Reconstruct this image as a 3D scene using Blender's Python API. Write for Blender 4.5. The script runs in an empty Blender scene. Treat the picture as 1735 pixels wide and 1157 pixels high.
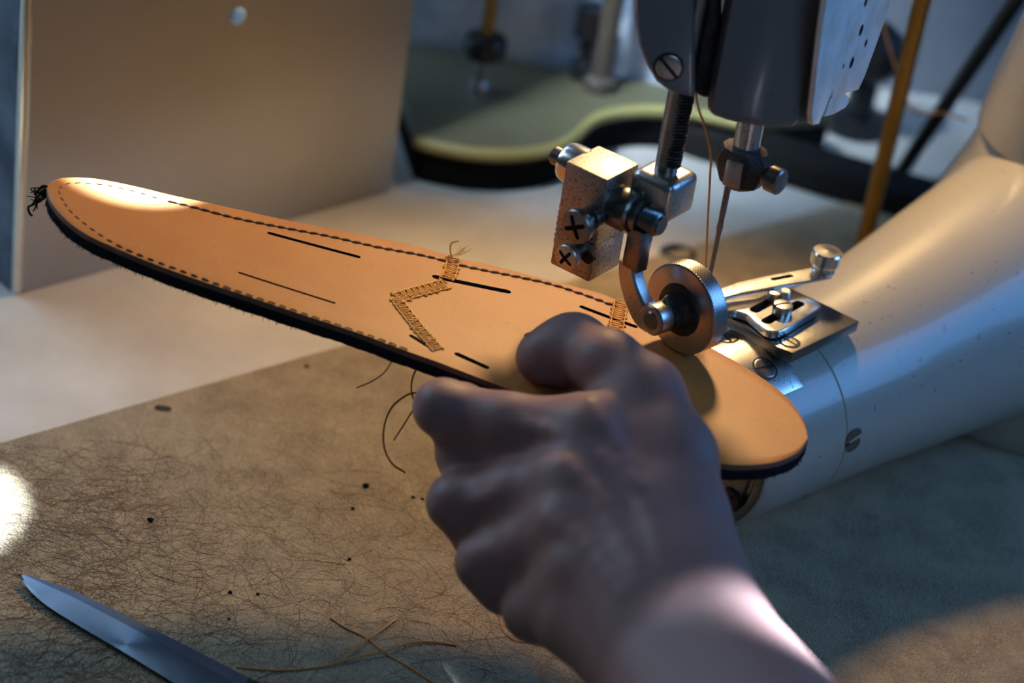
import bpy, bmesh, math, random
import numpy as np
from mathutils import Vector, Matrix

random.seed(7); rng = np.random.default_rng(7)
SC = bpy.context.scene
COL = SC.collection
V = Vector

# ------------------------------------------------------------------ camera
IW, IH = 1735, 1157
FPX = IW * 85 / 36
PITCH, ROLL, DIST = math.radians(31), math.radians(9), 0.9
FWD = V((0, math.cos(PITCH), -math.sin(PITCH)))
_r0 = V((1, 0, 0)); _u0 = V((0, math.sin(PITCH), math.cos(PITCH)))
RGT = math.cos(ROLL) * _r0 + math.sin(ROLL) * _u0
UPV = math.cos(ROLL) * _u0 - math.sin(ROLL) * _r0
EYE = V((0, 0, .10)) - DIST * FWD
cam_d = bpy.data.cameras.new('camera'); cam = bpy.data.objects.new('camera', cam_d); COL.objects.link(cam)
cam_d.lens = 85; cam_d.sensor_width = 36; cam_d.clip_start = .01; cam_d.clip_end = 50
cam_d.dof.use_dof = True; cam_d.dof.focus_distance = .912; cam_d.dof.aperture_fstop = 5.6; cam_d.dof.aperture_blades = 9
cam.matrix_world = Matrix(((RGT.x, UPV.x, -FWD.x, EYE.x), (RGT.y, UPV.y, -FWD.y, EYE.y), (RGT.z, UPV.z, -FWD.z, EYE.z), (0, 0, 0, 1)))
SC.camera = cam

# ------------------------------------------------------------------ world, lights, exposure
SC.view_settings.view_transform = 'Standard'; SC.view_settings.look = 'None'
SC.view_settings.gamma = 1; SC.view_settings.use_curve_mapping = False
SC.view_settings.exposure = 0.0
w = bpy.data.worlds.new('world'); SC.world = w; w.use_nodes = True
w.node_tree.nodes['Background'].inputs[0].default_value = (.30, .42, .62, 1)
w.node_tree.nodes['Background'].inputs[1].default_value = .028

def light(name, kind, loc, target, power, color, size=.1, size_y=None, spot=None, blend=.3, spread=None):
    l = bpy.data.lights.new(name, kind); o = bpy.data.objects.new(name, l); COL.objects.link(o)
    o.location = loc; o.rotation_euler = (V(target) - V(loc)).to_track_quat('-Z', 'Y').to_euler()
    l.energy = power; l.color = color
    if kind == 'AREA':
        l.size = size
        if size_y: l.shape = 'RECTANGLE'; l.size_y = size_y
        else: l.shape = 'DISK'
        if spread: l.spread = spread
    else:
        l.shadow_soft_size = size
    if spot: l.spot_size = math.radians(spot); l.spot_blend = blend
    return o
WARM = (1, .64, .28); COOL = (.14, .41, 1.0); DAY = (.58, .78, 1.0)
light('work_lamp_light', 'SPOT', (.07, .36, .40), (.03, .0, .05), 9.5, WARM, .03, spot=82, blend=.6)
light('window_right_light', 'AREA', (.92, .10, .55), (.10, -.05, .09), 4.0, COOL, .35, .5)
light('front_fill_light', 'AREA', (.42, -.85, .75), (.08, -.02, .15), 1.6, (.30, .60, 1), .35, .5)  # added blue fill from the front, no window there
light('window_left_light', 'AREA', (-.75, .28, .55), (-.25, .08, .0), 2.4, DAY, .35, .45)
light('window_back_light', 'AREA', (-.44, .47, .42), (-.18, -.08, .0), 3.2, (.40, .66, 1), .36, .42)
light('backboard_fill_light', 'AREA', (-.30, .02, .70), (-.02, .43, .13), .8, (.62, .80, 1), .1, .1, spread=.45)  # added fill aimed at the backboard to brighten it
light('tip_spot_light', 'SPOT', (.040, .28, .474), (-.149, .0505, .128), 280.0, (.66, .83, 1), .006, spot=7.4, blend=.25)  # added narrow spot for the white patch on the leather tip
light('wrist_spot_light', 'SPOT', (.75, -.55, .62), tuple(EYE + (FWD + RGT * ((1290 - IW / 2) / FPX) - UPV * ((1085 - IH / 2) / FPX)) * .765), 1500.0, (.60, .78, 1), .012, spot=2.0, blend=1.0)  # added narrow spot that brightens the wrist

# ------------------------------------------------------------------ pixel -> place helpers
def ray(x, y): return FWD + RGT * ((x - IW / 2) / FPX) - UPV * ((y - IH / 2) / FPX)
def D(x, y, t): return EYE + ray(x, y) * t
def Z(x, y, z):
    v = ray(x, y); return EYE + v * ((z - EYE.z) / v.z)
def VP(x, y, p, n):                                   # on a vertical plane through p with normal n
    v = ray(x, y); n = V(n); return EYE + v * ((V(p) - EYE).dot(n) / v.dot(n))

# ------------------------------------------------------------------ materials
def mat(name, color, rough=.5, metal=0.0, var=0.0, var_scale=40, var_color=None, bump=0.0, bump_scale=200, specks=0.0, speck_color=(.02, .015, .01), speck_scale=500, coat=0.0, spec=.5, sss=0.0, rough_var=0.0, aniso=0.0, speck_thr=.62):
    m = bpy.data.materials.new(name); m.use_nodes = True
    nt = m.node_tree; N, L = nt.nodes, nt.links
    b = N['Principled BSDF']
    b.inputs['Roughness'].default_value = rough; b.inputs['Metallic'].default_value = metal
    b.inputs['Coat Weight'].default_value = coat; b.inputs['Specular IOR Level'].default_value = spec
    if aniso: b.inputs['Anisotropic'].default_value = aniso
    if sss:
        b.inputs['Subsurface Weight'].default_value = sss
        b.inputs['Subsurface Radius'].default_value = (1, .35, .2); b.inputs['Subsurface Scale'].default_value = .004
    tc = N.new('ShaderNodeTexCoord'); co = tc.outputs['Object']
    def noise(scale, detail=4, ro=.6):
        n = N.new('ShaderNodeTexNoise'); n.inputs['Scale'].default_value = scale; n.inputs['Detail'].default_value = detail
        n.inputs['Roughness'].default_value = ro; L.new(co, n.inputs['Vector']); return n.outputs['Fac']
    def ramp(s, a, b_):
        r = N.new('ShaderNodeMapRange'); r.inputs['From Min'].default_value = a; r.inputs['From Max'].default_value = b_; L.new(s, r.inputs['Value']); return r.outputs['Result']
    cur = None
    rgb = N.new('ShaderNodeRGB'); rgb.outputs[0].default_value = (*color, 1); cur = rgb.outputs[0]
    def mix(f, other):
        nonlocal cur
        x = N.new('ShaderNodeMix'); x.data_type = 'RGBA'; L.new(f, x.inputs['Factor']); L.new(cur, x.inputs['A']); x.inputs['B'].default_value = (*other, 1); cur = x.outputs['Result']
    def scaled(f, k):
        q = N.new('ShaderNodeMath'); q.operation = 'MULTIPLY'; L.new(f, q.inputs[0]); q.inputs[1].default_value = k; return q.outputs[0]
    if var:
        vc = var_color or tuple(c * .5 for c in color)
        mix(scaled(ramp(noise(var_scale, 6), .35, .7), var), vc)
    if specks:
        mix(scaled(ramp(noise(speck_scale, 3, .7), speck_thr, speck_thr + .06), specks), speck_color)
    L.new(cur, b.inputs['Base Color'])
    if rough_var:
        q = N.new('ShaderNodeMath'); q.operation = 'ADD'; L.new(scaled(noise(var_scale * 2.3, 5), rough_var), q.inputs[0]); q.inputs[1].default_value = rough - rough_var * .5
        L.new(q.outputs[0], b.inputs['Roughness'])
    if bump:
        bp = N.new('ShaderNodeBump'); bp.inputs['Strength'].default_value = bump; bp.inputs['Distance'].default_value = .001
        L.new(noise(bump_scale, 6, .65), bp.inputs['Height']); L.new(bp.outputs['Normal'], b.inputs['Normal'])
    m['api'] = 1
    return m

M = {}; UZ0 = V((0, 0, 1))
M['leather'] = mat('tan_leather', (.44, .155, .030), .48, var=.6, var_scale=38, var_color=(.52, .215, .055), bump=.10, bump_scale=900, specks=.45, speck_color=(.16, .06, .02), speck_scale=480, speck_thr=.635, spec=.35)
M['leather_edge'] = mat('leather_edge', (.17, .08, .055), .75, var=.5, var_scale=300, bump=.4, bump_scale=900)
M['backing'] = mat('black_backing', (.012, .013, .018), .95, bump=1, bump_scale=1500, spec=.1)
M['thread'] = mat('waxed_thread', (.64, .25, .045), .5)
M['thread_gold'] = mat('gold_thread', (.85, .42, .06), .42)
M['thread_dark'] = mat('dark_thread', (.15, .055, .022), .6)
M['thread_brown'] = mat('brown_thread', (.20, .075, .03), .6)
M['slot'] = mat('slot_dark', (.03, .015, .012), .8)
M['steel'] = mat('steel', (.57, .55, .52), .34, 1, var=.2, var_scale=60, specks=.85, speck_scale=900, speck_thr=.60, rough_var=.10, bump=.02, bump_scale=900)
M['steel_bright'] = mat('bright_steel', (.74, .72, .68), .22, 1, var=.2, var_scale=90, specks=.4, speck_scale=700, rough_var=.12)
M['steel_dark'] = mat('dark_steel', (.27, .26, .25), .34, 1, var=.4, var_scale=150, specks=.7, speck_scale=700, rough_var=.12, bump=.05, bump_scale=900)
M['grease'] = mat('greasy_black_steel', (.07, .06, .055), .38, .7, var=.7, var_scale=260, var_color=(.008, .007, .006), bump=.9, bump_scale=600)
M['paint'] = mat('grey_beige_enamel', (.40, .37, .31), .33, var=.25, var_scale=25, var_color=(.33, .30, .25), specks=.8, speck_color=(.06, .05, .04), speck_scale=380, speck_thr=.65, coat=.25, bump=.02, bump_scale=300)
M['paint_shaded'] = mat('shaded_grey_enamel', (.13, .155, .17), .34, var=.4, var_scale=30, var_color=(.16, .165, .16), specks=.7, speck_color=(.04, .035, .03), speck_scale=320, speck_thr=.65, coat=.2)  # the machine's enamel with the head's blue shade painted in
M['plate_paint'] = mat('worn_pale_plate', (.82, .85, .84), .35, .1, var=.6, var_scale=60, var_color=(.42, .34, .22))
M['black'] = mat('black_metal', (.012, .012, .014), .35, .3)
M['flat_black'] = mat('matt_black', (.004, .004, .004), .9, spec=.08)  # even near-black for the band under the olive bed
M['hole'] = mat('hole_black', (.006, .006, .006), .7)
M['brass'] = mat('brass', (.26, .17, .055), .42, 1, var=.4, var_scale=60)
M['sheet'] = mat('sheet_steel', (.43, .445, .46), .36, 1, var=.5, var_scale=9, var_color=(.34, .33, .32), specks=.5, speck_scale=60, speck_thr=.72, rough_var=.12, aniso=.4)
M['block'] = mat('oil_flecked_steel', (.42, .40, .375), .47, 1, var=.25, var_scale=70, specks=.9, speck_scale=1100, speck_thr=.56, rough_var=.1)
M['wheel'] = mat('turned_steel', (.58, .55, .54), .32, 1, var=.25, var_scale=150, specks=.6, speck_scale=900, speck_thr=.64, rough_var=.1)
M['sheet_shaded'] = mat('shaded_sheet_steel', (.16, .22, .30), .5, .6, var=1.0, var_scale=40, var_color=(.05, .08, .12))  # box side: same steel with dim blue light painted into its colour
M['olive'] = mat('olive_enamel', (.095, .085, .042), .5, var=.5, var_scale=16, var_color=(.07, .06, .04))
M['skin'] = mat('skin', (.28, .155, .135), .50, var=.5, var_scale=55, var_color=(.24, .11, .10), bump=.22, bump_scale=650, sss=.25, spec=.4)
M['nail'] = mat('fingernail', (.50, .30, .26), .28, coat=.3)
M['blade'] = mat('blade_steel', (.16, .20, .25), .36, 1, var=.3, var_scale=60, aniso=.5, rough_var=.1)

def mat_bench():
    m = mat('white_laminate_bench', (.58, .55, .50), .42, var=.8, var_scale=14, var_color=(.40, .36, .29), specks=.6, speck_color=(.16, .13, .10), speck_scale=70, speck_thr=.70, rough_var=.15)
    return m
M['bench'] = mat_bench()

def mat_mat():
    m = mat('scuffed_tan_hide', (.43, .335, .205), .36, var=.5, var_scale=20, var_color=(.32, .235, .13), specks=.75, speck_color=(.05, .035, .025), speck_scale=900, speck_thr=.58, rough_var=.2)
    nt = m.node_tree; N, L = nt.nodes, nt.links; b = N['Principled BSDF']
    tc = N.new('ShaderNodeTexCoord')
    vo = N.new('ShaderNodeTexVoronoi'); vo.feature = 'DISTANCE_TO_EDGE'; vo.inputs['Scale'].default_value = 760
    ns = N.new('ShaderNodeTexNoise'); ns.inputs['Scale'].default_value = 160; ns.inputs['Detail'].default_value = 4
    mx = N.new('ShaderNodeMix'); mx.data_type = 'VECTOR'; mx.inputs['Factor'].default_value = .012
    L.new(tc.outputs['Object'], ns.inputs['Vector']); L.new(tc.outputs['Object'], mx.inputs['A']); L.new(ns.outputs['Color'], mx.inputs['B']); L.new(mx.outputs['Result'], vo.inputs['Vector'])
    n2 = N.new('ShaderNodeTexNoise'); n2.inputs['Scale'].default_value = 1300; n2.inputs['Detail'].default_value = 4; L.new(tc.outputs['Object'], n2.inputs['Vector'])
    ad = N.new('ShaderNodeMath'); ad.operation = 'MULTIPLY_ADD'; L.new(vo.outputs['Distance'], ad.inputs[0]); ad.inputs[1].default_value = 1.6; L.new(n2.outputs['Fac'], ad.inputs[2])
    bp = N.new('ShaderNodeBump'); bp.inputs['Strength'].default_value = .8; bp.inputs['Distance'].default_value = .0007
    old = b.inputs['Base Color'].links[0].from_socket
    mr = N.new('ShaderNodeMapRange'); mr.inputs['From Min'].default_value = .0; mr.inputs['From Max'].default_value = .13; mr.inputs['To Min'].default_value = .75; mr.inputs['To Max'].default_value = 0
    n3 = N.new('ShaderNodeTexNoise'); n3.inputs['Scale'].default_value = 55; L.new(tc.outputs['Object'], n3.inputs['Vector'])
    m3 = N.new('ShaderNodeMapRange'); m3.inputs['From Min'].default_value = .38; m3.inputs['From Max'].default_value = .62; L.new(n3.outputs['Fac'], m3.inputs['Value'])
    mm = N.new('ShaderNodeMath'); mm.operation = 'MULTIPLY'; L.new(vo.outputs['Distance'], mr.inputs['Value']); L.new(mr.outputs['Result'], mm.inputs[0]); L.new(m3.outputs['Result'], mm.inputs[1])
    cx = N.new('ShaderNodeMix'); cx.data_type = 'RGBA'; L.new(mm.outputs[0], cx.inputs['Factor']); L.new(old, cx.inputs['A']); cx.inputs['B'].default_value = (.045, .028, .018, 1); L.new(cx.outputs['Result'], b.inputs['Base Color'])
    L.new(ad.outputs[0], bp.inputs['Height']); L.new(bp.outputs['Normal'], b.inputs['Normal'])
    return m
M['mat'] = mat_mat()

def mat_wall():
    m = mat('mottled_plaster', (.22, .23, .25), .8, var=.9, var_scale=7, var_color=(.11, .12, .14))
    return m
M['wall'] = mat_wall()

# ------------------------------------------------------------------ object helpers
def tag(o, label=None, cat=None, group=None, kind=None):
    if label: o['label'] = label
    if cat: o['category'] = cat
    if group: o['group'] = group
    if kind: o['kind'] = kind
    return o
def empty(name, loc=(0, 0, 0)):
    o = bpy.data.objects.new(name, None); COL.objects.link(o); o.location = loc; o.empty_display_size = .01
    return o
def link(name, me, parent=None):
    o = bpy.data.objects.new(name, me); COL.objects.link(o)
    if parent is not None:
        o.parent = parent
        if parent.type == 'EMPTY': o.matrix_parent_inverse = Matrix.Translation(parent.location).inverted()   # built parts sit at the world origin
    return o
def mesh(name, verts, faces, m, parent=None, smooth=True, mats=None, fmat=None):
    me = bpy.data.meshes.new(name)
    me.from_pydata([tuple(v) for v in verts], [], [tuple(f) for f in faces]); me.validate()
    for mm in (mats or [m]): me.materials.append(mm)
    bm = bmesh.new(); bm.from_mesh(me); bmesh.ops.recalc_face_normals(bm, faces=bm.faces); bm.to_mesh(me); bm.free()
    if fmat is not None:
        for i, k in enumerate(fmat): me.polygons[i].material_index = k
    if smooth: me.shade_smooth()
    return link(name, me, parent)
def from_bm(name, bm, m, parent=None, sharp=35):
    bmesh.ops.recalc_face_normals(bm, faces=bm.faces)
    me = bpy.data.meshes.new(name); bm.to_mesh(me); bm.free(); me.materials.append(m)
    me.shade_smooth()
    if sharp: me.set_sharp_from_angle(angle=math.radians(sharp))
    return link(name, me, parent)
def frame(ax):
    ax = V(ax).normalized(); h = V((0, 0, 1)) if abs(ax.z) < .9 else V((1, 0, 0))
    a = h.cross(ax).normalized(); return a, ax.cross(a)
def rings(bm, sections, closed=False, caps=True):
    """sections: list of equal-length vertex rings"""
    R = [[bm.verts.new(p) for p in s] for s in sections]; n = len(R[0])
    rng_ = range(len(R)) if closed else range(len(R) - 1)
    for i in rng_:
        A, B = R[i], R[(i + 1) % len(R)]
        for j in range(n): bm.faces.new((A[j], A[(j + 1) % n], B[(j + 1) % n], B[j]))
    if caps and not closed:
        bm.faces.new(R[0][::-1]); bm.faces.new(R[-1])
    return R
def lathe_bm(bm, o, ax, prof, seg=32):
    """prof: list of (distance along ax, radius)"""
    a, b = frame(ax); ax = V(ax).normalized(); o = V(o)
    rings(bm, [[o + ax * s + (a * math.cos(t) + b * math.sin(t)) * max(r, 1e-5) for t in [2 * math.pi * k / seg for k in range(seg)]] for s, r in prof])
def lathe(name, o, ax, prof, m, parent=None, seg=32, sharp=30):
    bm = bmesh.new(); lathe_bm(bm, o, ax, prof, seg); return from_bm(name, bm, m, parent, sharp)
def tube_bm(bm, pts, rad, seg=10):
    pts = [V(p) for p in pts]; n = len(pts)
    if not hasattr(rad, '__len__'): rad = [rad] * n
    secs = []; a = None
    for i, p in enumerate(pts):
        t = (pts[min(i + 1, n - 1)] - pts[max(i - 1, 0)]).normalized()
        if a is None: a, b = frame(t)
        else:
            a = (a - t * a.dot(t)).normalized(); b = t.cross(a)
        secs.append([p + (a * math.cos(q) + b * math.sin(q)) * rad[i] for q in [2 * math.pi * k / seg for k in range(seg)]])
    rings(bm, secs)
def tube(name, pts, rad, m, parent=None, seg=10, sharp=40):
    bm = bmesh.new(); tube_bm(bm, pts, rad, seg); return from_bm(name, bm, m, parent, sharp)
def spline(pts, n=8):
    """Catmull-Rom through pts"""
    P = [V(p) for p in pts]; P = [P[0] * 2 - P[1]] + P + [P[-1] * 2 - P[-2]]; out = []
    for i in range(1, len(P) - 2):
        for k in range(n):
            t = k / n
            out.append(.5 * ((2 * P[i]) + (P[i + 1] - P[i - 1]) * t + (2 * P[i - 1] - 5 * P[i] + 4 * P[i + 1] - P[i + 2]) * t * t + (3 * P[i] - P[i - 1] - 3 * P[i + 1] + P[i + 2]) * t ** 3))
    return out + [P[-2]]
def bevel(bm, w, seg=2, ang=30):
    es = [e for e in bm.edges if len(e.link_faces) == 2 and e.calc_face_angle(0) > math.radians(ang)]
    bmesh.ops.bevel(bm, geom=es, offset=w, segments=seg, profile=.6, affect='EDGES', clamp_overlap=True)
def box_bm(bm, o, ex, ey, ez):
    """corner o and three edge vectors"""
    o, ex, ey, ez = V(o), V(ex), V(ey), V(ez)
    v = [bm.verts.new(o + ex * i + ey * j + ez * k) for k in (0, 1) for j in (0, 1) for i in (0, 1)]
    for f in ((0, 1, 3, 2), (4, 6, 7, 5), (0, 4, 5, 1), (2, 3, 7, 6), (0, 2, 6, 4), (1, 5, 7, 3)): bm.faces.new([v[i] for i in f])
def box(name, o, ex, ey, ez, m, parent=None, bw=0.0005):
    bm = bmesh.new(); box_bm(bm, o, ex, ey, ez); bmesh.ops.recalc_face_normals(bm, faces=bm.faces)
    if bw: bevel(bm, bw)
    return from_bm(name, bm, m, parent)
def prism(name, poly, ext, m, parent=None, bw=0.0004, seg=2, holes=None):
    """poly: ring of points, ext: vector"""
    bm = bmesh.new(); rings(bm, [[V(p) for p in poly], [V(p) + V(ext) for p in poly]])
    bmesh.ops.recalc_face_normals(bm, faces=bm.faces)
    if bw: bevel(bm, bw, seg)
    o = from_bm(name, bm, m, parent)
    if holes: cut(o, holes)
    return o
def cut(o, cutter_bms):
    """real cut-outs, applied"""
    bm = bmesh.new()
    for c in cutter_bms:
        tmp = bpy.data.meshes.new('t'); bmesh.ops.recalc_face_normals(c, faces=c.faces); c.to_mesh(tmp); c.free(); bm.from_mesh(tmp); bpy.data.meshes.remove(tmp)
    me = bpy.data.meshes.new('cutter'); bm.to_mesh(me); bm.free()
    me.materials.append(M['slot'])
    co = bpy.data.objects.new('cutter', me); COL.objects.link(co)
    md = o.modifiers.new('b', 'BOOLEAN'); md.operation = 'DIFFERENCE'; md.solver = 'EXACT'; md.object = co
    try: md.material_mode = 'TRANSFER'
    except Exception: pass
    dg = bpy.context.evaluated_depsgraph_get(); dg.update()
    new = bpy.data.meshes.new_from_object(o.evaluated_get(dg))
    o.modifiers.remove(md); old = o.data; new.name = old.name; o.data = new
    bpy.data.objects.remove(co); bpy.data.meshes.remove(old)
def capsule_cutter(a, b, r, up, h, seg=10):
    """upright slot-shaped cutter between a and b"""
    a, b, up = V(a), V(b), V(up).normalized(); d = (b - a); d = (d - up * d.dot(up)).normalized(); s = up.cross(d)
    ring = [b + (d * math.cos(t) + s * math.sin(t)) * r for t in [-math.pi / 2 + math.pi * k / seg for k in range(seg + 1)]]
    ring += [a + (d * math.cos(t) + s * math.sin(t)) * r for t in [math.pi / 2 + math.pi * k / seg for k in range(seg + 1)]]
    bm = bmesh.new(); rings(bm, [[p - up * h for p in ring], [p + up * h for p in ring]]); return bm
def screw(name, o, ax, r, h, m, parent, kind='slot', dome=.15, turn=.6):
    """screw head: o at its seat, ax outward, slotted or cross recess cut in"""
    ax = V(ax).normalized(); ob = lathe(name, o, ax, [(-.0004, r * .96), (h * .75, r), (h * .95, r * .93), (h, r * .75), (h + dome * h, 0)], m, parent, 28)
    a, b = frame(ax); d = a * math.cos(turn) + b * math.sin(turn); e = ax.cross(d); c = V(o) + ax * (h * 1.1)
    L = r * (1.2 if kind == 'slot' else .6); wd = r * (.14 if kind == 'slot' else .14)
    cs = [capsule_cutter(c - d * L, c + d * L, wd, ax, h * .55, 3)]
    cut(ob, cs)
    if kind == 'cross': cut(ob, [capsule_cutter(c - e * L, c + e * L, wd, ax, h * .55, 3)])
    ob.data.shade_smooth(); ob.data.set_sharp_from_angle(angle=math.radians(30))
    return ob

# ------------------------------------------------------------------ setting
tag(box('wall_back', (-1.2, .52, -.75), (2.6, 0, 0), (0, .08, 0), (0, 0, 2.2), M['wall'], None, 0), 'mottled blue grey workshop wall far behind the machine', 'wall', kind='structure')
tag(box('floor', (-1.2, -1.4, -.80), (2.6, 0, 0), (0, 1.91, 0), (0, 0, .05), M['bench'], None, 0), 'workshop floor below the bench', 'floor', kind='structure')

# workbench: white top, its front edge line in the picture runs from (0,750) to (720,545)
bench = empty('workbench', (0, .2, -.75)); tag(bench, 'workbench with stained white top carrying the machine and steel box', 'workbench')
box('bench_top', (-1.0, -.62, -.034), (2.0, 0, 0), (0, 1.135, 0), (0, 0, .0325), M['bench'], bench, .002)
for sx in (-.9, .84):
    for sy in (-.55, .42): box('leg', (sx, sy, -.75), (.06, 0, 0), (0, .06, 0), (0, 0, .717), M['sheet'], bench, .002)
gc = Z(1150, 431, -.001)
lathe('cable_grommet', gc - V((0, 0, .0004)), (0, 0, 1), [(0, .0095), (.0012, .0095), (.0016, .008), (.0016, .0062), (.0002, .0060)], M['black'], bench, 32)

# tan hide-covered work mat with a straight far edge
e0, e1 = Z(0, 750, 0), Z(720, 545, 0); ed = (e1 - e0).normalized(); en = V((ed.y, -ed.x, 0))
pA, pB = e0 - ed * .25, e1 + ed * .42
mt = empty('hide_mat', (0, 0, -.0015)); tag(mt, 'large scuffed tan hide work mat lying under the hand and knife', 'mat')
matp = prism('mat_sheet', [pA, pB, pB + en * .62, pA + en * .62], (0, 0, -.0015), M['mat'], mt, .0003, 1, holes=[(lambda c: capsule_cutter(c - V((.0014, 0, 0)), c + V((.0014, 0, 0)), .0022, (0, 0, 1), .004))(Z(276, 692, 0))])

lathe('mat_hole_dark', Z(276, 692, 0) + V((0, 0, -.0013)), UZ0, [(0, .0030), (.0010, .0030), (.0013, .0012)], M['hole'], mt, 20)  # black disc painting the dark inside the mat's hole

# fine fibres and scuff hairs on the mat: nobody could count them
bm = bmesh.new()
def hair(bm, c, ang, L, curv, r, z):
    pts = []; x, y, a = c.x, c.y, ang; n = 7
    for k in range(n):
        pts.append((x, y, z)); x += math.cos(a) * L / n; y += math.sin(a) * L / n; a += curv / n
    P = [V(p) for p in pts]
    for i in range(n - 1):
        d = (P[i + 1] - P[i]).normalized(); s = V((-d.y, d.x, 0)) * r; u = V((0, 0, r))
        vs = [bm.verts.new(q) for q in (P[i] - s, P[i] + u * 1.2, P[i] + s, P[i + 1] - s, P[i + 1] + u * 1.2, P[i + 1] + s)]
        bm.faces.new((vs[0], vs[1], vs[4], vs[3])); bm.faces.new((vs[1], vs[2], vs[5], vs[4]))
for i in range(2600):
    if i < 1500: px, py = random.gauss(120, 150), random.uniform(760, 1180)
    else: px, py = random.uniform(-20, 1000), random.uniform(800, 1180)
    if px < -120 or py > 1230: continue
    c = Z(px, py, .0001)
    if (c - e0).dot(en) < .004: continue
    hair(bm, c, random.uniform(0, 6.3), random.uniform(.006, .032), random.gauss(0, 2.0), random.uniform(.000035, .00008), .00004)
hairs = from_bm('fibre_litter', bm, mat('brown_fibre', (.10, .055, .03), .7), None, 0)
tag(hairs, 'fine brown fibres and leather dust strewn over the tan mat', 'fibres', kind='stuff')

# dark crumbs on the mat
CR = [(598, 861, .0007), (620, 822, .0012), (390, 1003, .0007), (437, 1006, .0006), (700, 842, .0007), (716, 845, .0006), (388, 1048, .0005), (255, 880, .0011), (592, 947, .0006), (520, 620, .0008), (1519, 600, .0)]
for i, (px, py, r) in enumerate(CR):
    if r == 0: continue
    c = Z(px, py, r * .6); bm = bmesh.new(); bmesh.ops.create_icosphere(bm, subdivisions=2, radius=r)
    for v in bm.verts: v.co = V((v.co.x * random.uniform(.9, 1.5), v.co.y * random.uniform(.7, 1.1), v.co.z * .7)) + c
    tag(from_bm('leather_crumb', bm, M['backing'], None, 0), 'tiny black leather crumb lying loose on the tan mat', 'crumb', 'black crumbs on the mat')

# ------------------------------------------------------------------ sheet steel box at left
b0, b1 = Z(25, 501, -.0015), Z(662, 325, -.0015); bx = (b1 - b0); bd = V((-bx.y, bx.x, 0)).normalized()
sb = empty('steel_box', b0); tag(sb, 'tall sheet steel box with a bright corner edge and painted blue glint at left', 'steel box')
hz = V((0, 0, .34)); fl = bx.normalized()
prism('front_panel', [b0 + fl * .0036, b1, b1 + hz, b0 + fl * .0036 + hz], bd * .0016, M['sheet'], sb, .0004, 1)
lathe('hole_glint', VP(403, 27, b0, bd), -bd, [(-.0004, .0040), (.0006, .0040), (.0014, .0030), (.0018, .0)], mat('glint_blue', (.45, .68, .90), .25), sb, 24)  # pale blue disc painted as the glint in the panel's hole
tube('corner_edge', [b0 + fl * .0022 + bd * .0022 + V((0, 0, .0005)), b0 + fl * .0022 + bd * .0022 + hz], .0024, M['steel_bright'], sb, 12)
box('side_panel', b0 + bd * .004, fl * .0016, bd * .1, hz, M['sheet_shaded'], sb, .0003)
box('side_panel', b1 - fl * .0016 + bd * .002, fl * .0016, bd * .1, hz, M['sheet'], sb, .0003)
box('back_panel', b0 + bd * .1045, bx, bd * .0016, hz, M['sheet'], sb, .0003)

# ------------------------------------------------------------------ background machine with olive bed
bmz = .024
bg = empty('background_machine', Z(850, 200, -.0015)); tag(bg, 'blurred second machine with rounded olive bed behind the leather', 'machine')
OL = [(706, 226), (718, 230), (730, 234), (790, 246), (850, 250), (900, 247), (945, 238), (975, 220), (995, 200), (1020, 186), (1060, 178), (1110, 176), (1180, 182), (1260, 200)]
ring = [p for p in spline([Z(x, y, bmz) for x, y in OL], 3)]
yb = Z(860, 100, bmz).y
ring = ring + [V((ring[-1].x + .05, yb, bmz)), V((ring[0].x - .03, yb, bmz))]
prism('bed_top', ring, (0, 0, -.009), M['olive'], bg, .0025, 3)
cen = sum(ring, V()) / len(ring)
tube('bed_rim', [p - V((0, 0, .0035)) + V((0, -.0012, 0)) for p in ring[:-2]], .0032, mat('yellowed_edge', (.30, .25, .085), .5), bg, 10)
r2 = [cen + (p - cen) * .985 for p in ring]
prism('bed_skirt', [V((p.x, p.y, bmz - .0091)) for p in r2], (0, 0, -(bmz - .0091 + .0014)), M['flat_black'], bg, 0)
pp = Z(812, 152, bmz)
lathe('post', pp, (0, 0, 1), [(0, .006), (.004, .0055), (.006, .0042), (.018, .0042)], M['sheet'], bg, 20)
lathe('knob', pp + V((0, 0, .0175)), (0, 0, 1), [(0, .006), (.002, .010), (.004, .0112), (.011, .0112), (.013, .010), (.014, .004)], M['black'], bg, 28)
lathe('spindle', pp + V((0, 0, .0315)), (0, 0, 1), [(0, .0035), (.2, .0035)], M['brass'], bg, 16)
p2 = Z(1015, 150, bmz)
lathe('rear_post', p2, (0, 0, 1), [(0, .009), (.006, .009), (.008, .0055), (.25, .0055)], mat('brown_post', (.05, .036, .025), .6), bg, 20)
p3 = Z(985, 132, bmz)
lathe('motor_drum', p3 + V((0, 0, .001)), (0, 0, 1), [(0, .007), (.008, .007), (.010, .004), (.022, .004), (.024, .008), (.04, .008)], M['black'], bg, 28)

bb = mat('peeling_pale_paint', (.72, .75, .78), .55, var=1.0, var_scale=22, var_color=(.10, .19, .30), bump=.2, bump_scale=60)
tag(box('backboard', (-.13, yb + .004, -.0013), (.205, 0, 0), (0, .012, 0), (0, 0, .30), bb, None, .002), 'pale blue peeling painted backboard standing behind the olive machine bed', 'board')

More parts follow.
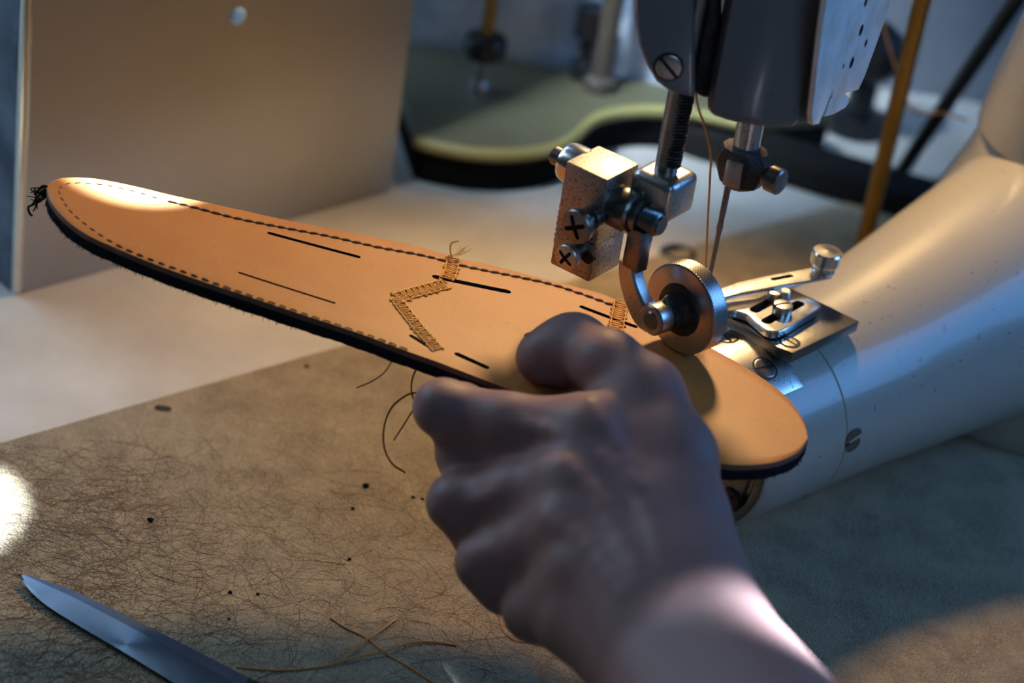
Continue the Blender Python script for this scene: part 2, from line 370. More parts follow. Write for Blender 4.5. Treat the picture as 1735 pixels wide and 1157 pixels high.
# ------------------------------------------------------------------ rods, dark bar, handwheel behind needle
q0 = Z(1444, 492, -.0013); tag(lathe('brass_rod', q0, (0, 0, 1), [(0, .0042), (.45, .0042)], M['brass'], None, 20), 'upright brass rod standing behind the machine arm', 'rod')
c0, c1 = Z(1520, 300, -.0015 + .004), D(1780, -85, 1.12)
tag(tube('black_rod', [c0, c1], .0042, M['black'], None, 14), 'slanting black rod right of the upright brass rod', 'rod')
d0, d1 = Z(1150, 228, .010), Z(1600, 362, .010)
bar = box('iron_bar', d0 - V((0, 0, .0113)), d1 - d0, V((.006, .026, 0)), (0, 0, .016), mat('dark_iron', (.010, .009, .009), .8, spec=.15), None, .002)
tag(bar, 'dark blurred iron bar lying on the bench behind the needle', 'bar')
k0 = Z(1452, 255, -.0013)
hw = empty('hand_wheel', k0); tag(hw, 'black blurred hand wheel on a stand beyond the pale face plate', 'hand wheel')
lathe('stand', k0 + V((0, .03, 0)), (0, 0, 1), [(0, .02), (.006, .02), (.008, .008), (.05, .008)], M['black'], hw, 24)
lathe('wheel', k0 + V((0, .02, .052)), (-.3, -1, .2), [(0, .006), (.002, .016), (.008, .018), (.014, .016), (.02, .008)], M['black'], hw, 28)

# ------------------------------------------------------------------ sewing machine
AX = V((.678, .735, 0)); AN = V((.735, -.678, 0)); UZ = V((0, 0, 1))
E = Z(1180, 745, .052)
sm = empty('sewing_machine', (E.x + .2, E.y + .2, -.0015)); tag(sm, 'grey beige cylinder-arm leather sewing machine with knurled roller foot', 'sewing machine')
# cylinder arm: (distance, radius, centre height)
ARM = [(0, .0362, .052), (.0015, .0372, .052), (.02, .0374, .052), (.048, .0380, .0522), (.075, .0395, .053), (.10, .042, .0545), (.13, .0458, .0572), (.16, .050, .060), (.20, .0555, .0635), (.25, .062, .068), (.30, .066, .071)]
def arm_pt(s, th):
    for (s0, r0, z0), (s1, r1, z1) in zip(ARM, ARM[1:]):
        if s <= s1 or s1 == ARM[-1][0]:
            k = (s - s0) / (s1 - s0); r = r0 + (r1 - r0) * k; z = z0 + (z1 - z0) * k; break
    c = V((E.x, E.y, z)) + AX * s
    return c + (AN * math.cos(th) + UZ * math.sin(th)) * r, r
bm = bmesh.new()
SS = [x[0] for x in ARM]
SS = sorted(set(SS + [.0455, .0460, .0465]))
secs = []
for s in SS:
    k = .988 if s == .0460 else 1
    ctr = sum((arm_pt(s, t)[0] for t in (0, math.pi)), V()) / 2
    secs.append([ctr + (arm_pt(s, 2 * math.pi * j / 72)[0] - ctr) * k for j in range(72)])
rings(bm, secs); arm = from_bm('cylinder_arm', bm, M['paint'], sm, 40)
# dark end cap below the leather with rings and a screw
E0 = V((E.x, E.y, .052))
lathe('end_cap', E0, -AX, [(-.001, .0355), (.0005, .0355), (.0012, .034), (.0012, .0325), (.0004, .0315), (.0004, .030), (.002, .0292), (.0028, .027), (.0028, .0)], M['steel_dark'], sm, 64)
screw('cap_screw', VP(1238, 846, E0 - AX * .003, AX), -AX, .0048, .0008, M['black'], sm, 'slot', .05, 1.0)
# side screw of the arm, sunk in the seam
sp, _ = arm_pt(.0505, math.radians(6)); so = (sp - V((E.x, E.y, .0522)) - AX * .0505).normalized()
screw('arm_screw', sp - so * .0006, so, .0052, .0008, M['steel_dark'], sm, 'slot', .05, .2)
# column and overhead arm
cc = Z(1822, 430, .06); cc.z = .0003
col_prof = [(0, .086), (.012, .086), (.03, .083), (.06, .0745), (.09, .064), (.105, .0585), (.112, .0565), (.1135, .0550), (.115, .0550), (.1165, .0585), (.13, .057), (.17, .050), (.24, .047), (.345, .047), (.36, .040)]
lathe('column', cc, UZ, col_prof, M['paint'], sm, 64, 60)
hc = V((.10, .06, .36))
tube('overhead_arm', spline([cc + V((0, 0, .345)), cc.lerp(hc, .4) * 1 + V((0, 0, .345 * .6 - .0)), hc + V((0, 0, .0))], 6), [.045] * 13, M['paint_shaded'], sm, 32) if False else tube('overhead_arm', [V((cc.x, cc.y, .36)), V((hc.x, hc.y, .36))], .042, M['paint_shaded'], sm, 40)

# throat plate: curved steel strip over the arm end
def arm_shell(name, s0, s1, t0, t1, lift, th, m, parent, chamf=True):
    bm = bmesh.new(); n, k = 22, 8; top = []; bot = []
    for i in range(n + 1):
        t = math.radians(t0 + (t1 - t0) * i / n); rt, rb = [], []
        for j in range(k + 1):
            s = s0 + (s1 - s0) * j / k
            p, r = arm_pt(s, t); c = V((E.x, E.y, 0)) + AX * s; c.z = p.z - r * math.sin(t); dr = (p - c).normalized()
            rt.append(bm.verts.new(p + dr * lift)); rb.append(bm.verts.new(p + dr * (lift - th)))
        top.append(rt); bot.append(rb)
    for i in range(n):
        for j in range(k):
            bm.faces.new((top[i][j], top[i][j + 1], top[i + 1][j + 1], top[i + 1][j])); bm.faces.new((bot[i][j], bot[i + 1][j], bot[i + 1][j + 1], bot[i][j + 1]))
        bm.faces.new((top[i][0], top[i + 1][0], bot[i + 1][0], bot[i][0])); bm.faces.new((top[i][k], bot[i][k], bot[i + 1][k], top[i + 1][k]))
    for j in range(k):
        bm.faces.new((top[0][j], bot[0][j], bot[0][j + 1], top[0][j + 1])); bm.faces.new((top[n][j], top[n][j + 1], bot[n][j + 1], bot[n][j]))
    bmesh.ops.recalc_face_normals(bm, faces=bm.faces); bevel(bm, .0004, 2, 50)
    return from_bm(name, bm, m, parent)
tp = arm_shell('throat_plate', .002, .0265, 50, 132, .0022, .0024, M['steel'], sm)
def on_arm(px, py, lift):
    """point of the arm's surface (radius + lift) seen at a pixel"""
    v = ray(px, py); best = None
    t = .80
    while t < 1.15:
        p = EYE + v * t; s = (p - E0).dot(AX); q = p - E0 - AX * s
        if q.length < .0372 + lift: return p, q.normalized()
        t += .0004
    return p, UZ
for px, py, r, k in ((1296, 624, .0046, 2.2), (1231, 573, .0042, .4)):
    p, nrm = on_arm(px, py, .0022); lathe('screw_recess', p - nrm * .0006, nrm, [(0, r * 1.16), (.0008, r * 1.16), (.0009, r * 1.02)], M['hole'], tp, 32); screw('plate_screw', p - nrm * .0003, nrm, r, .0008, M['steel_dark'], tp, 'slot', .03, k)

# dark gauge plate
zp = .0955
gp_poly = [Z(x, y, zp) for x, y in ((1456, 544), (1344, 598), (1318, 588), (1290, 571), (1262, 552), (1236, 538), (1226, 524), (1228, 508), (1290, 490), (1354, 494))]
gp = prism('gauge_plate', gp_poly, (0, 0, -.0046), M['steel_dark'], sm, .0005)
p = Z(1338, 580, zp); lathe('screw_recess', p - V((0, 0, .0006)), UZ, [(0, .0042), (.0008, .0042), (.0009, .0037)], M['hole'], gp, 32); screw('plate_screw', p - V((0, 0, .0003)), UZ, .0036, .0007, M['steel_dark'], gp, 'slot', .02, .9)
zb = .0995
br = [(1226, 529), (1246, 527), (1264, 531), (1282, 545), (1296, 557), (1308, 562), (1320, 562), (1336, 555), (1386, 524), (1391, 517), (1388, 511), (1366, 501), (1346, 490), (1332, 488), (1318, 490), (1280, 505), (1226, 512)]
bracket = prism('slotted_bracket', [Z(x, y, zb) for x, y in br], (0, 0, -.0036), M['steel_bright'], sm, .0009, 3, holes=[capsule_cutter(Z(1279, 525, zb), Z(1316, 505, zb), .0021, UZ, .006), capsule_cutter(Z(1299, 544, zb), Z(1354, 514, zb), .0021, UZ, .006)])
screw('clamp_screw', Z(1324, 530, zb), UZ, .0040, .0042, M['steel'], bracket, 'slot', .03, 2.1)
screw('clamp_screw', Z(1311, 506, zb), UZ, .0032, .0036, M['steel'], bracket, 'slot', .03, 1.2)
lathe('set_pin', Z(1327, 512, zb), UZ, [(0, .0022), (.005, .0022), (.0055, .0018)], M['steel'], bracket, 16)
# edge guide arm with thumb screw
zg = .1045
gd = [(1196, 496), (1226, 487), (1250, 478), (1300, 467), (1360, 456), (1396, 449), (1408, 452), (1414, 459), (1410, 467), (1398, 470), (1330, 482), (1260, 495), (1200, 510)]
guide = prism('edge_guide', [Z(x, y, zg) for x, y in gd], (0, 0, -.0016), M['steel'], sm, .0004, 2, holes=[capsule_cutter(Z(1310, 473, zg), Z(1340, 467, zg), .0011, UZ, .004)])
lathe('guide_stud', Z(1218, 500, zg) - V((0, 0, .0080)), UZ, [(0, .003), (.0070, .003)], M['steel_dark'], guide, 20)
kb = Z(1394, 461, zg)
lathe('thumb_screw', kb, UZ, [(0, .0046), (.0012, .0048), (.002, .0036), (.0034, .0036), (.0042, .0058), (.0048, .0062), (.0092, .0062), (.0099, .0056), (.0100, .002), (.0103, .0)], M['steel_bright'], guide, 40)

# roller wheel: axle along the arm, running on the leather
WR, WW = .0178, .0080
LZ = .1006
wc = Z(1163, 520, LZ + WR + .0004)
rollerp = empty('roller', wc)
rollerp.parent = sm; rollerp.matrix_parent_inverse = Matrix.Translation(sm.location).inverted()
bm = bmesh.new(); a_, b_ = AN, UZ; NS, NT = 90, 10; secs = []
def wring(s, r, knurl=None):
    return [wc + AX * s + (a_ * math.cos(2 * math.pi * j / (2 * NS)) + b_ * math.sin(2 * math.pi * j / (2 * NS))) * (r - (.00055 if knurl is not None and (j + knurl) % 2 else 0)) for j in range(2 * NS)]
h = WW / 2
secs += [wring(-h, .004), wring(-h, WR * .90), wring(-h + .0002, WR * .955), wring(-h + .0006, WR * .985)]
for k in range(NT + 1): secs.append(wring(-h + .0008 + (WW - .0016) * k / NT, WR, k))
secs += [wring(h - .0006, WR * .985), wring(h - .0002, WR * .955), wring(h, WR * .9), wring(h, .004)]
rings(bm, secs)
wheel = from_bm('knurled_rim', bm, M['wheel'], rollerp, 25)
wheel.data.materials.append(M['steel_dark'])
for p_ in wheel.data.polygons:                  # alternate faces darkened, painting shade into the knurl cuts
    q_ = p_.center - wc; s_ = q_.dot(AX); rr_ = (q_ - AX * s_).length
    if rr_ > WR * .98 and abs(s_) < h - .0008:
        a1 = int((math.atan2(q_.dot(UZ), q_.dot(AN)) % (2 * math.pi)) / (math.pi / NS)); k1 = int((s_ + h - .0008) / ((WW - .0016) / NT))
        if (a1 + k1) % 2: p_.material_index = 1
lathe('hub', wc - AX * (h - .0003), -AX, [(0, .0105), (.0012, .0098), (.002, .0074), (.0052, .0070), (.0056, .0062), (.0085, .0060)], M['grease'], rollerp, 40)
# forked roller arm
fe = wc - AX * (h + .0118)
ra = empty('roller_arm', fe); ra.parent = sm; ra.matrix_parent_inverse = Matrix.Translation(sm.location).inverted()
fwdn = -AX
lathe('eye', fe - AX * .0035, AX, [(0, .0052), (.0006, .0060), (.0062, .0060), (.0080, .0050), (.010, .005)], M['steel'], ra, 36)
lathe('axle_pin', fe - AX * .0041, AX, [(0, .0030), (.0004, .0034), (.0006, .0036), (.001, .0036)], M['steel_dark'], ra, 24)
pE, pM, pT = fe, VP(1068, 472, fe, AX), VP(1062, 440, fe, AX)
arm_path = spline([fe + UZ * .001, VP(1096, 535, fe, AX), VP(1079, 502, fe, AX), VP(1070, 470, fe, AX), VP(1068, 440, fe, AX)], 5)
bm = bmesh.new(); secs = []
for i, p in enumerate(arm_path):
    t = (arm_path[min(i + 1, len(arm_path) - 1)] - arm_path[max(i - 1, 0)]).normalized(); sd = AX.cross(t).normalized(); k = i / (len(arm_path) - 1)
    wdt = .0056 - .0018 * k; th = .0030
    secs.append([p + sd * x * wdt + AX * y * th for x, y in ((-1, -.7), (-.8, -1), (.8, -1), (1, -.7), (1, .7), (.8, 1), (-.8, 1), (-1, .7))])
rings(bm, secs); from_bm('lever', bm, M['steel'], ra, 35)
lathe('pivot_screw', fe + AX * .0048 + UZ * .0046 - AN * .0, (UZ * .8 + AN * .5), [(0, .0030), (.0016, .0030), (.002, .0026)], M['steel_dark'], ra, 20)

# presser bar block (the machined cube)
BX, BY = V((.84, -.54, 0)), V((.54, .84, 0))
F0 = D(1029, 305, .876); bw_, bd_ = .0186, .0205
blk = box('foot_block', F0 - BX * bw_ + V((0, 0, -.0275)), BX * bw_, BY * bd_, V((0, 0, .0275)), M['block'], sm, .0007)
bm = bmesh.new(); o_ = F0 - BX * bw_ + V((0, 0, -.0435)); box_bm(bm, o_ , BX * bw_ * .985, BY * bd_ * .97, V((0, 0, .0158))); bmesh.ops.recalc_face_normals(bm, faces=bm.faces); bevel(bm, .0012)
low = from_bm('lower_block', bm, M['block'], sm)
fn = -BY
def on_front(px, py): return VP(px, py, F0, BY)
s1 = on_front(1006, 368)
lathe('screw_shank', s1, fn, [(-.001, .0048), (.0035, .0048), (.0037, .0034), (.0095, .0034)], M['steel_dark'], blk, 24)
screw('cross_screw', s1 + fn * .0090, fn, .0066, .0030, M['steel_dark'], blk, 'cross', .18, .5)
s2 = on_front(982, 424)
lathe('screw_shank', s2, fn, [(-.001, .0034), (.0070, .0034)], M['steel_dark'], low, 24)
screw('cross_screw', s2 + fn * .0065, fn, .0050, .0026, M['steel'], low, 'cross', .2, 1.0)
s3 = on_front(995, 436)
lathe('screw_hole', s3, fn, [(-.002, .0026), (.00012, .0026), (.0001, .0023)], M['hole'], low, 20)
# coil spring left of the block
sc_ = on_front(949, 390) + BY * .006
hel = [sc_ + V((0, 0, -.0085 + .017 * k / 110)) + (BX * math.cos(k * .40) + BY * math.sin(k * .40)) * .0046 for k in range(111)]
tube('coil_spring', hel, .00055, M['steel_dark'], blk, 6)
lathe('spring_pin', sc_ + V((0, 0, -.010)), UZ, [(0, .0030), (.021, .0030)], M['grease'], blk, 16)
# rounded nut and cap on the block's left side
s4 = F0 - BX * bw_ + BY * .013 + V((0, 0, -.0075))
lathe('side_nut', s4, -BX, [(-.001, .0078), (.006, .0078), (.008, .0072), (.0094, .0052), (.0096, .0036)], M['steel_bright'], blk, 36)
lathe('nut_stud', s4 - BX * .0094, -BX, [(0, .0036), (.004, .0036), (.0048, .0030), (.005, .0010)], M['steel_dark'], blk, 20)
# stem between block and roller lever
st0 = VP(1078, 446, fe, AX); st1 = VP(1086, 384, fe, AX)
lv = V((0, 0, 1))
box('stem', VP(1062, 446, fe, AX) - AX * .003, AN * .0075, AX * .0062, V((0, 0, .017)), M['steel_dark'], sm, .0006)
# clamp that grips the presser bar, with boss, washer and threaded stud
bp0 = D(1126, 300, .888)                       # presser bar axis
cl = bp0 + V((0, 0, -.013))
bm = bmesh.new(); box_bm(bm, cl - BX * .0085 - BY * .0105, BX * .0185, BY * .0190, V((0, 0, .0165))); bmesh.ops.recalc_face_normals(bm, faces=bm.faces); bevel(bm, .0035, 3)
clamp = from_bm('bar_clamp', bm, M['steel'], sm, 50)
bs = F0 + BY * .0095 + V((0, 0, -.0135))
lathe('clamp_boss', bs - BX * .001, BX, [(0, .0082), (.009, .0082), (.0100, .0074), (.0101, .0062), (.0128, .0062), (.0132, .0050)], M['steel_dark'], clamp, 36)
thr = [(.0128, .0044)]
for k in range(9): thr += [(.0130 + k * .0009, .0046), (.01345 + k * .0009, .0040)]
lathe('threaded_stud', bs - BX * .001, BX, thr + [(.0216, .0036)], M['steel_dark'], clamp, 24)
bar_top = .20
bm = bmesh.new(); lathe_bm(bm, bp0 + V((0, 0, -.014)), UZ, [(0, .0043), (.028, .0043), (.0282, .00455), (.19, .00455)], 32); from_bm('presser_bar', bm, M['steel_dark'], sm)
# grease-caked rack on the right of the bar
bm = bmesh.new()
for k in range(26):
    lathe_bm(bm, bp0 + BX * .0022 + V((0, 0, .006 + k * .0013)) - BY * .0006, UZ, [(0, .0030), (.0004, .0036 + random.uniform(-.0003, .0003)), (.0010, .0036), (.0012, .0030)], 14)
from_bm('bar_rack', bm, M['grease'], sm)

# needle bar, clamp, needle
nb = Z(1203, 470, LZ + .006)                    # needle point, just above the leather behind the wheel
nb = D(1203, 466, .921)
nz = nb.z
nbar = V((nb.x, nb.y, 0))
zc = None
for k in range(400):                              # height at which the bar's axis is seen at y = 268
    z = nz + k * .0004; q = V((nb.x, nb.y, z)) - EYE; t = q.dot(FWD); py = IH / 2 - FPX * q.dot(UPV) / t
    if py < 270: zc = z; break
ax0 = V((nb.x, nb.y, zc)) + BX * .004
bm = bmesh.new()
def hexa(c, sx, sy, z0, z1, k=1.0):
    return [c + BX * sx * math.cos(t) * k + BY * sy * math.sin(t) * k + V((0, 0, z)) for z in (z0,) for t in [math.pi * 2 * j / 10 + .3 for j in range(10)]]
secs = [hexa(ax0, .0052, .005, -.0095, 0), hexa(ax0, .0085, .007, -.0075, 0), hexa(ax0, .0112, .0082, -.0015, 0), hexa(ax0, .0112, .0082, .0025, 0), hexa(ax0, .0090, .0072, .006, 0), hexa(ax0, .0055, .0055, .0075, 0)]
rings(bm, secs); bevel(bm, .0006, 2, 20)
nclamp = from_bm('needle_clamp', bm, M['grease'], sm, 30)
from_face = box('clamp_face', ax0 - BY * .0082 - BX * .0025 + V((0, 0, -.0075)), BX * .007 + V((0, 0, .001)), BY * .002, V((0, 0, .0105)), M['steel'], nclamp, .0006)
scw = ax0 + BX * .009 + V((0, 0, -.001))
lathe('clamp_screw', scw, BX, [(0, .0032), (.003, .0032), (.0032, .0050), (.0078, .0050), (.0084, .0044), (.0085, .001)], M['steel_dark'], nclamp, 28)
lathe('needle_bar', ax0 + V((0, 0, .004)), UZ, [(0, .0050), (.16, .0050)], M['steel'], sm, 32)
nt0 = V((nb.x, nb.y, nz - .006)); nt1 = ax0 + V((0, 0, -.006)) - BX * .004
nd = (nt1 - nt0)
Ln = nd.length; ndn = nd.normalized()
lathe('needle', nt0, ndn, [(0, .0001), (.003, .0006), (.008, .00092), (.016, .00092), (.024, .00100), (.027, .00128), (.030, .00105), (.033, .00122), (Ln, .00125)], M['steel_dark'], sm, 16)

# head casting above
HP = V((nb.x, nb.y - .022, 0))                  # front plane
h0 = VP(1203, 186, HP, (0, 1, 0)); h1 = VP(1336, 213, HP, (0, 1, 0)); sdir = V((.39, .92, 0)).normalized()
zbm = (h0.z + h1.z) / 2
def headring(z, grow):
    w_ = h1.x - h0.x; g = grow
    P = [(h0.x - .001, HP.y + .045), (h0.x - .001, HP.y + .004), (h0.x + .0005, HP.y + .001), (h0.x + .003, HP.y)]
    for k in range(1, 5): P.append((h0.x + w_ * k / 5, HP.y - .0022 * math.sin(math.pi * k / 5)))
    x1 = h1.x + g * .04
    P += [(x1 - .003, HP.y), (x1 + .001, HP.y + .0012), (x1 + .0034, HP.y + .0042), (x1 + .0040, HP.y + .0056), (x1 + .0064, HP.y + .0062), (x1 + .0088, HP.y + .0088)]
    q = V((x1 + .0088, HP.y + .0088, 0)) + sdir * .036
    P += [(q.x, q.y), (q.x - .008, HP.y + .052)]
    return [V((x, y, z)) for x, y in P]
bm = bmesh.new(); zb_ = min(h0.z, h1.z)
def shrink(r, k):
    c = sum(r, V()) / len(r); return [c + (p - c) * k for p in r]
rings(bm, [shrink(headring(zb_ - .0012, 0), .93), shrink(headring(zb_ - .0004, 0), .975), headring(zb_ + .0018, 0), headring(zb_ + .03, .004), headring(zb_ + .07, .012), headring(.33, .02), shrink(headring(.37, .02), .8)])
head = from_bm('head_casting', bm, M['paint_shaded'], sm, 40)
# pale face plate on the right side of the head, with bored holes
pq = V((h1.x + .0096, HP.y + .0088, 0)); pn = V((sdir.y, -sdir.x, 0))
fp_px = [(1392, 60), (1398, 20), (1420, -120), (1560, -120), (1512, 0), (1490, 62), (1466, 128), (1455, 152), (1410, 166), (1412, 150), (1388, 210), (1378, 212), (1376, 196)]
hp = [(1459, 52, .0021), (1467, 74, .0014), (1443, 107, .0021), (1467, 4, .0018), (1429, 113, .0009)]
fpl = prism('face_plate', [VP(x, y, pq + pn * .0022, pn) for x, y in fp_px], -pn * .0022, M['plate_paint'], sm, .0004, 2, holes=[capsule_cutter(VP(x, y, pq + pn * .0022, pn), VP(x, y, pq + pn * .0022, pn) + V((0, 0, .0004)), r, pn, .0045, 8) for x, y, r in hp])
lug = [(1412, 160), (1436, 160), (1440, 172), (1432, 184), (1414, 194), (1398, 198)]
prism('plate_lip', [VP(x, y, pq + pn * .0008, pn) for x, y in lug], -pn * .003, M['plate_paint'], sm, .0004, 1)
# left lug with the big slotted screw
LP_ = V((bp0.x, bp0.y - .010, 0))
lg = [(1078, -160), (1074, 0), (1076, 40), (1082, 78), (1095, 112), (1112, 140), (1134, 157), (1156, 164), (1178, 166), (1176, 0), (1176, -160)]
lugo = prism('head_lug', [VP(x, y, LP_, (0, 1, 0)) for x, y in lg], V((0, .022, 0)), M['paint_shaded'], sm, .0022, 3)
lsp = VP(1133, 113, LP_, (0, 1, 0))
lathe('screw_recess', lsp + V((0, .0002, 0)), (0, -1, 0), [(-.001, .0054), (.0004, .0054), (.0005, .0050)], M['hole'], lugo, 32)
screw('lug_screw', lsp, (0, -1, 0), .0047, .0010, M['steel'], lugo, 'slot', .05, -.75)
gb = prism('head_slot', [VP(x, y, LP_ + V((0, .010, 0)), (0, 1, 0)) for x, y in ((1160, -160), (1160, 140), (1188, 166), (1222, 168), (1222, -160))], V((0, .012, 0)), M['grease'], sm, .001, 1)

# ------------------------------------------------------------------ leather blank
def lz(x):
    t = max(0.0, .05 - x) / .23; return LZ + .03 * t ** 1.35
def LP(px, py, dz=0.0):
    z = LZ
    for _ in range(12):
        p = Z(px, py, z); z = .5 * z + .5 * (lz(p.x) + dz)
    p = Z(px, py, lz(p.x) + dz); return p
far_px = [(79, 318), (86, 307), (100, 301), (125, 299), (160, 301), (200, 308), (250, 319), (290, 329), (380, 348), (480, 370), (590, 392), (700, 414), (770, 434), (840, 450), (910, 468), (975, 484), (1030, 500), (1090, 528), (1150, 560), (1205, 588), (1250, 613), (1295, 641), (1330, 668), (1352, 695), (1365, 720), (1370, 742)]
near_px = [(79, 318), (84, 336), (98, 356), (122, 379), (155, 400), (200, 420), (260, 445), (340, 474), (430, 504), (520, 534), (600, 560), (680, 590), (740, 611), (800, 634), (860, 657), (930, 684), (1000, 710), (1080, 738), (1150, 762), (1195, 777), (1230, 785), (1270, 786), (1310, 782), (1340, 772), (1358, 760), (1370, 742)]
def resample(P, n):
    P = spline(P, 6); d = [0]
    for a, b in zip(P, P[1:]): d.append(d[-1] + (b - a).length)
    out = []; j = 0
    for i in range(n):
        s = d[-1] * i / (n - 1)
        while j < len(d) - 2 and d[j + 1] < s: j += 1
        k = (s - d[j]) / max(d[j + 1] - d[j], 1e-9); out.append(P[j].lerp(P[j + 1], min(max(k, 0), 1)))
    return out
NU, NV = 150, 20
farE = resample([LP(*p) for p in far_px], NU); nearE = resample([LP(*p) for p in near_px], NU)
def slab(top_dz, bot_dz, jag=0.0, side_mat=1, inset=0.0):
    """ruled slab between the two edges; returns verts, faces, face materials"""
    vs, fs, fm = [], [], []
    idx = {}
    def addv(i, j, s):
        if i in (0, NU - 1): j = 0
        key = (i, j, s)
        if key in idx: return idx[key]
        v = j / NV; a, b = farE[i], nearE[i]
        if jag or inset:
            c = (a + b) / 2; w_ = max((a - b).length, 1e-4)
            a = a + (c - a) * ((inset + jag * math.sin(i * 12.9898) * .6 + jag * math.sin(i * 4.37) * .4) / w_ * 2 if w_ > .004 else 0)
            b = b + (c - b) * ((inset + jag * math.sin(i * 7.233 + 1) * .6 + jag * math.sin(i * 3.11) * .4) / w_ * 2 if w_ > .004 else 0)
        p = a.lerp(b, v); z = lz(p.x) + (top_dz if s else bot_dz)
        if s and top_dz == 0:                      # slightly rounded cut edge
            e = min(v, 1 - v) * (farE[i] - nearE[i]).length
            if e < .0012: z -= .0004 * (1 - e / .0012)
        vs.append((p.x, p.y, z)); idx[key] = len(vs) - 1; return len(vs) - 1
    for i in range(NU - 1):
        for j in range(NV):
            for s in (1, 0):
                q = [addv(i, j, s), addv(i + 1, j, s), addv(i + 1, j + 1, s), addv(i, j + 1, s)]
                q = [x for k, x in enumerate(q) if x not in q[:k]]
                if len(q) >= 3: fs.append(q if s else q[::-1]); fm.append(0)
        for j in (0, NV):
            q = [addv(i, j, 1), addv(i, j, 0), addv(i + 1, j, 0), addv(i + 1, j, 1)]
            q = [x for k, x in enumerate(q) if x not in q[:k]]
            if len(q) >= 3: fs.append(q if j else q[::-1]); fm.append(side_mat)
    return vs, fs, fm
TH1, TH2 = .0027, .0068
sheath = empty('leather_sheath_blank', LP(720, 500)); tag(sheath, 'long tan leather sheath blank with black backing, slots and stitched edge, held under the roller', 'leather piece')
vs, fs, fm = slab(0, -TH1)
top = mesh('top_layer', vs, fs, M['leather'], sheath, True, [M['leather'], M['leather_edge']], fm)
top.data.set_sharp_from_angle(angle=math.radians(40))
SL = [((457, 395), (607, 435), .00095), ((406, 462), (566, 513), .0006), ((738, 469), (860, 494), .0014), ((986, 520), (1076, 553), .0011), ((697, 569), (724, 586), .0009), ((775, 600), (824, 622), .0012)]
cut(top, [capsule_cutter(LP(*a), LP(*b), r, UZ, .0022, 5) for a, b, r in SL])
top.data.shade_smooth(); top.data.set_sharp_from_angle(angle=math.radians(40))
vs, fs, fm = slab(-TH1 - .00005, -TH2, .00035, 0, -.0002)
back = mesh('black_backing', vs, fs, M['backing'], sheath, True)
back.data.set_sharp_from_angle(angle=math.radians(50))
# fuzz along the backing's near edge
bm = bmesh.new()
for k in range(900):
    near_ = random.random() < .85; i = random.randrange(1, int(NU * .37)) if near_ and random.random() < .9 else random.randrange(int(NU * .88), NU - 1) if near_ else random.randrange(1, NU - 1); e = nearE[i] if near_ else farE[i]; cdir = (e - (nearE[i] + farE[i]) / 2).normalized()
    p = e.lerp(nearE[i - 1] if e is nearE[i] else farE[i - 1], random.random()) + V((0, 0, -random.uniform(TH1 + .001, TH2)))
    q = p + cdir * random.uniform(.0003, .0012) + V((random.gauss(0, .0005), random.gauss(0, .0004), random.gauss(-.0005, .0005)))
    tube_bm(bm, [p - cdir * .0004, p.lerp(q, .6) + V((0, 0, random.gauss(0, .0002))), q], [.00012, .0001, .00005], 4)
tag(from_bm('backing_fuzz', bm, M['backing'], sheath, 0), kind='stuff')
# frayed black tuft at the tip
bm = bmesh.new(); t0 = LP(80, 322, -TH1 - .001)
for k in range(26):
    tgt = D(random.gauss(58, 7), random.gauss(338, 9), (t0 - EYE).dot(FWD) + random.gauss(0, .002))
    tube_bm(bm, spline([t0 + V((.001, 0, random.gauss(0, .0008))), t0.lerp(tgt, .5) + V((random.gauss(0, .0012), random.gauss(0, .0012), random.gauss(0, .0012))), tgt], 3), .00022, 4)
tl = (t0 - EYE).dot(FWD)
tube_bm(bm, spline([D(62, 335, tl), D(55, 347, tl), D(48, 351, tl), D(50, 361, tl), D(55, 366, tl)], 4), .00045, 5)
tube_bm(bm, spline([D(62, 335, tl), D(58, 324, tl), D(60, 319, tl)], 4), .00035, 5)
from_bm('frayed_tuft', bm, M['backing'], sheath, 0)
# running stitch along the edge
def stitch_run(E_, other, i0, i1, off, pitch, L, r, lift=.00012, wig=.0003):
    bm = bmesh.new(); line = []
    for i in range(i0, i1):
        c = other[i] - E_[i]; w_ = c.length
        d_ = c.normalized(); p = E_[i] + d_ * min(off, w_ * .45); line.append(V((p.x, p.y, lz(p.x))))
    return line
def stitch_bm(line, pitch, L, r, lift=.0001, tilt=.18):
    bm = bmesh.new(); d = [0]
    for a, b in zip(line, line[1:]): d.append(d[-1] + (b - a).length)
    def at(s):
        s = max(0, min(s, d[-1] - 1e-6)); j = max(k for k in range(len(d)) if d[k] <= s); j = min(j, len(line) - 2)
        return line[j].lerp(line[j + 1], (s - d[j]) / max(d[j + 1] - d[j], 1e-9)), (line[j + 1] - line[j]).normalized()
    s = 0
    while s < d[-1] - L:
        p, t = at(s + L / 2); n = UZ.cross(t); q = L * random.uniform(.82, 1.05); k = tilt + random.gauss(0, .06)
        a, b = p - t * q / 2 - n * q * k / 2, p + t * q / 2 + n * q * k / 2
        u = V((0, 0, lift)); tube_bm(bm, [a - u * 2, a.lerp(b, .2) + u, a.lerp(b, .5) + u * 1.6, a.lerp(b, .8) + u, b - u * 2], [r * .6, r, r * 1.05, r, r * .6], 6); s += pitch
    return bm
LPZ = lambda pts: [V((p.x, p.y, lz(p.x))) for p in pts]
st_px_a = [(284, 341), (330, 352), (400, 370), (480, 386), (560, 401), (640, 419), (720, 434), (790, 452), (860, 466), (930, 481), (990, 500), (1045, 520)]
st_px_b = [(690, 592), (640, 573), (560, 546), (480, 519), (400, 492), (320, 463), (240, 433), (190, 410), (150, 384), (120, 358), (104, 334), (101, 320), (112, 312), (140, 310), (180, 314), (230, 325), (282, 341)]
la = spline([LP(*p) for p in st_px_a], 8); lb = spline([LP(*p) for p in st_px_b], 8)
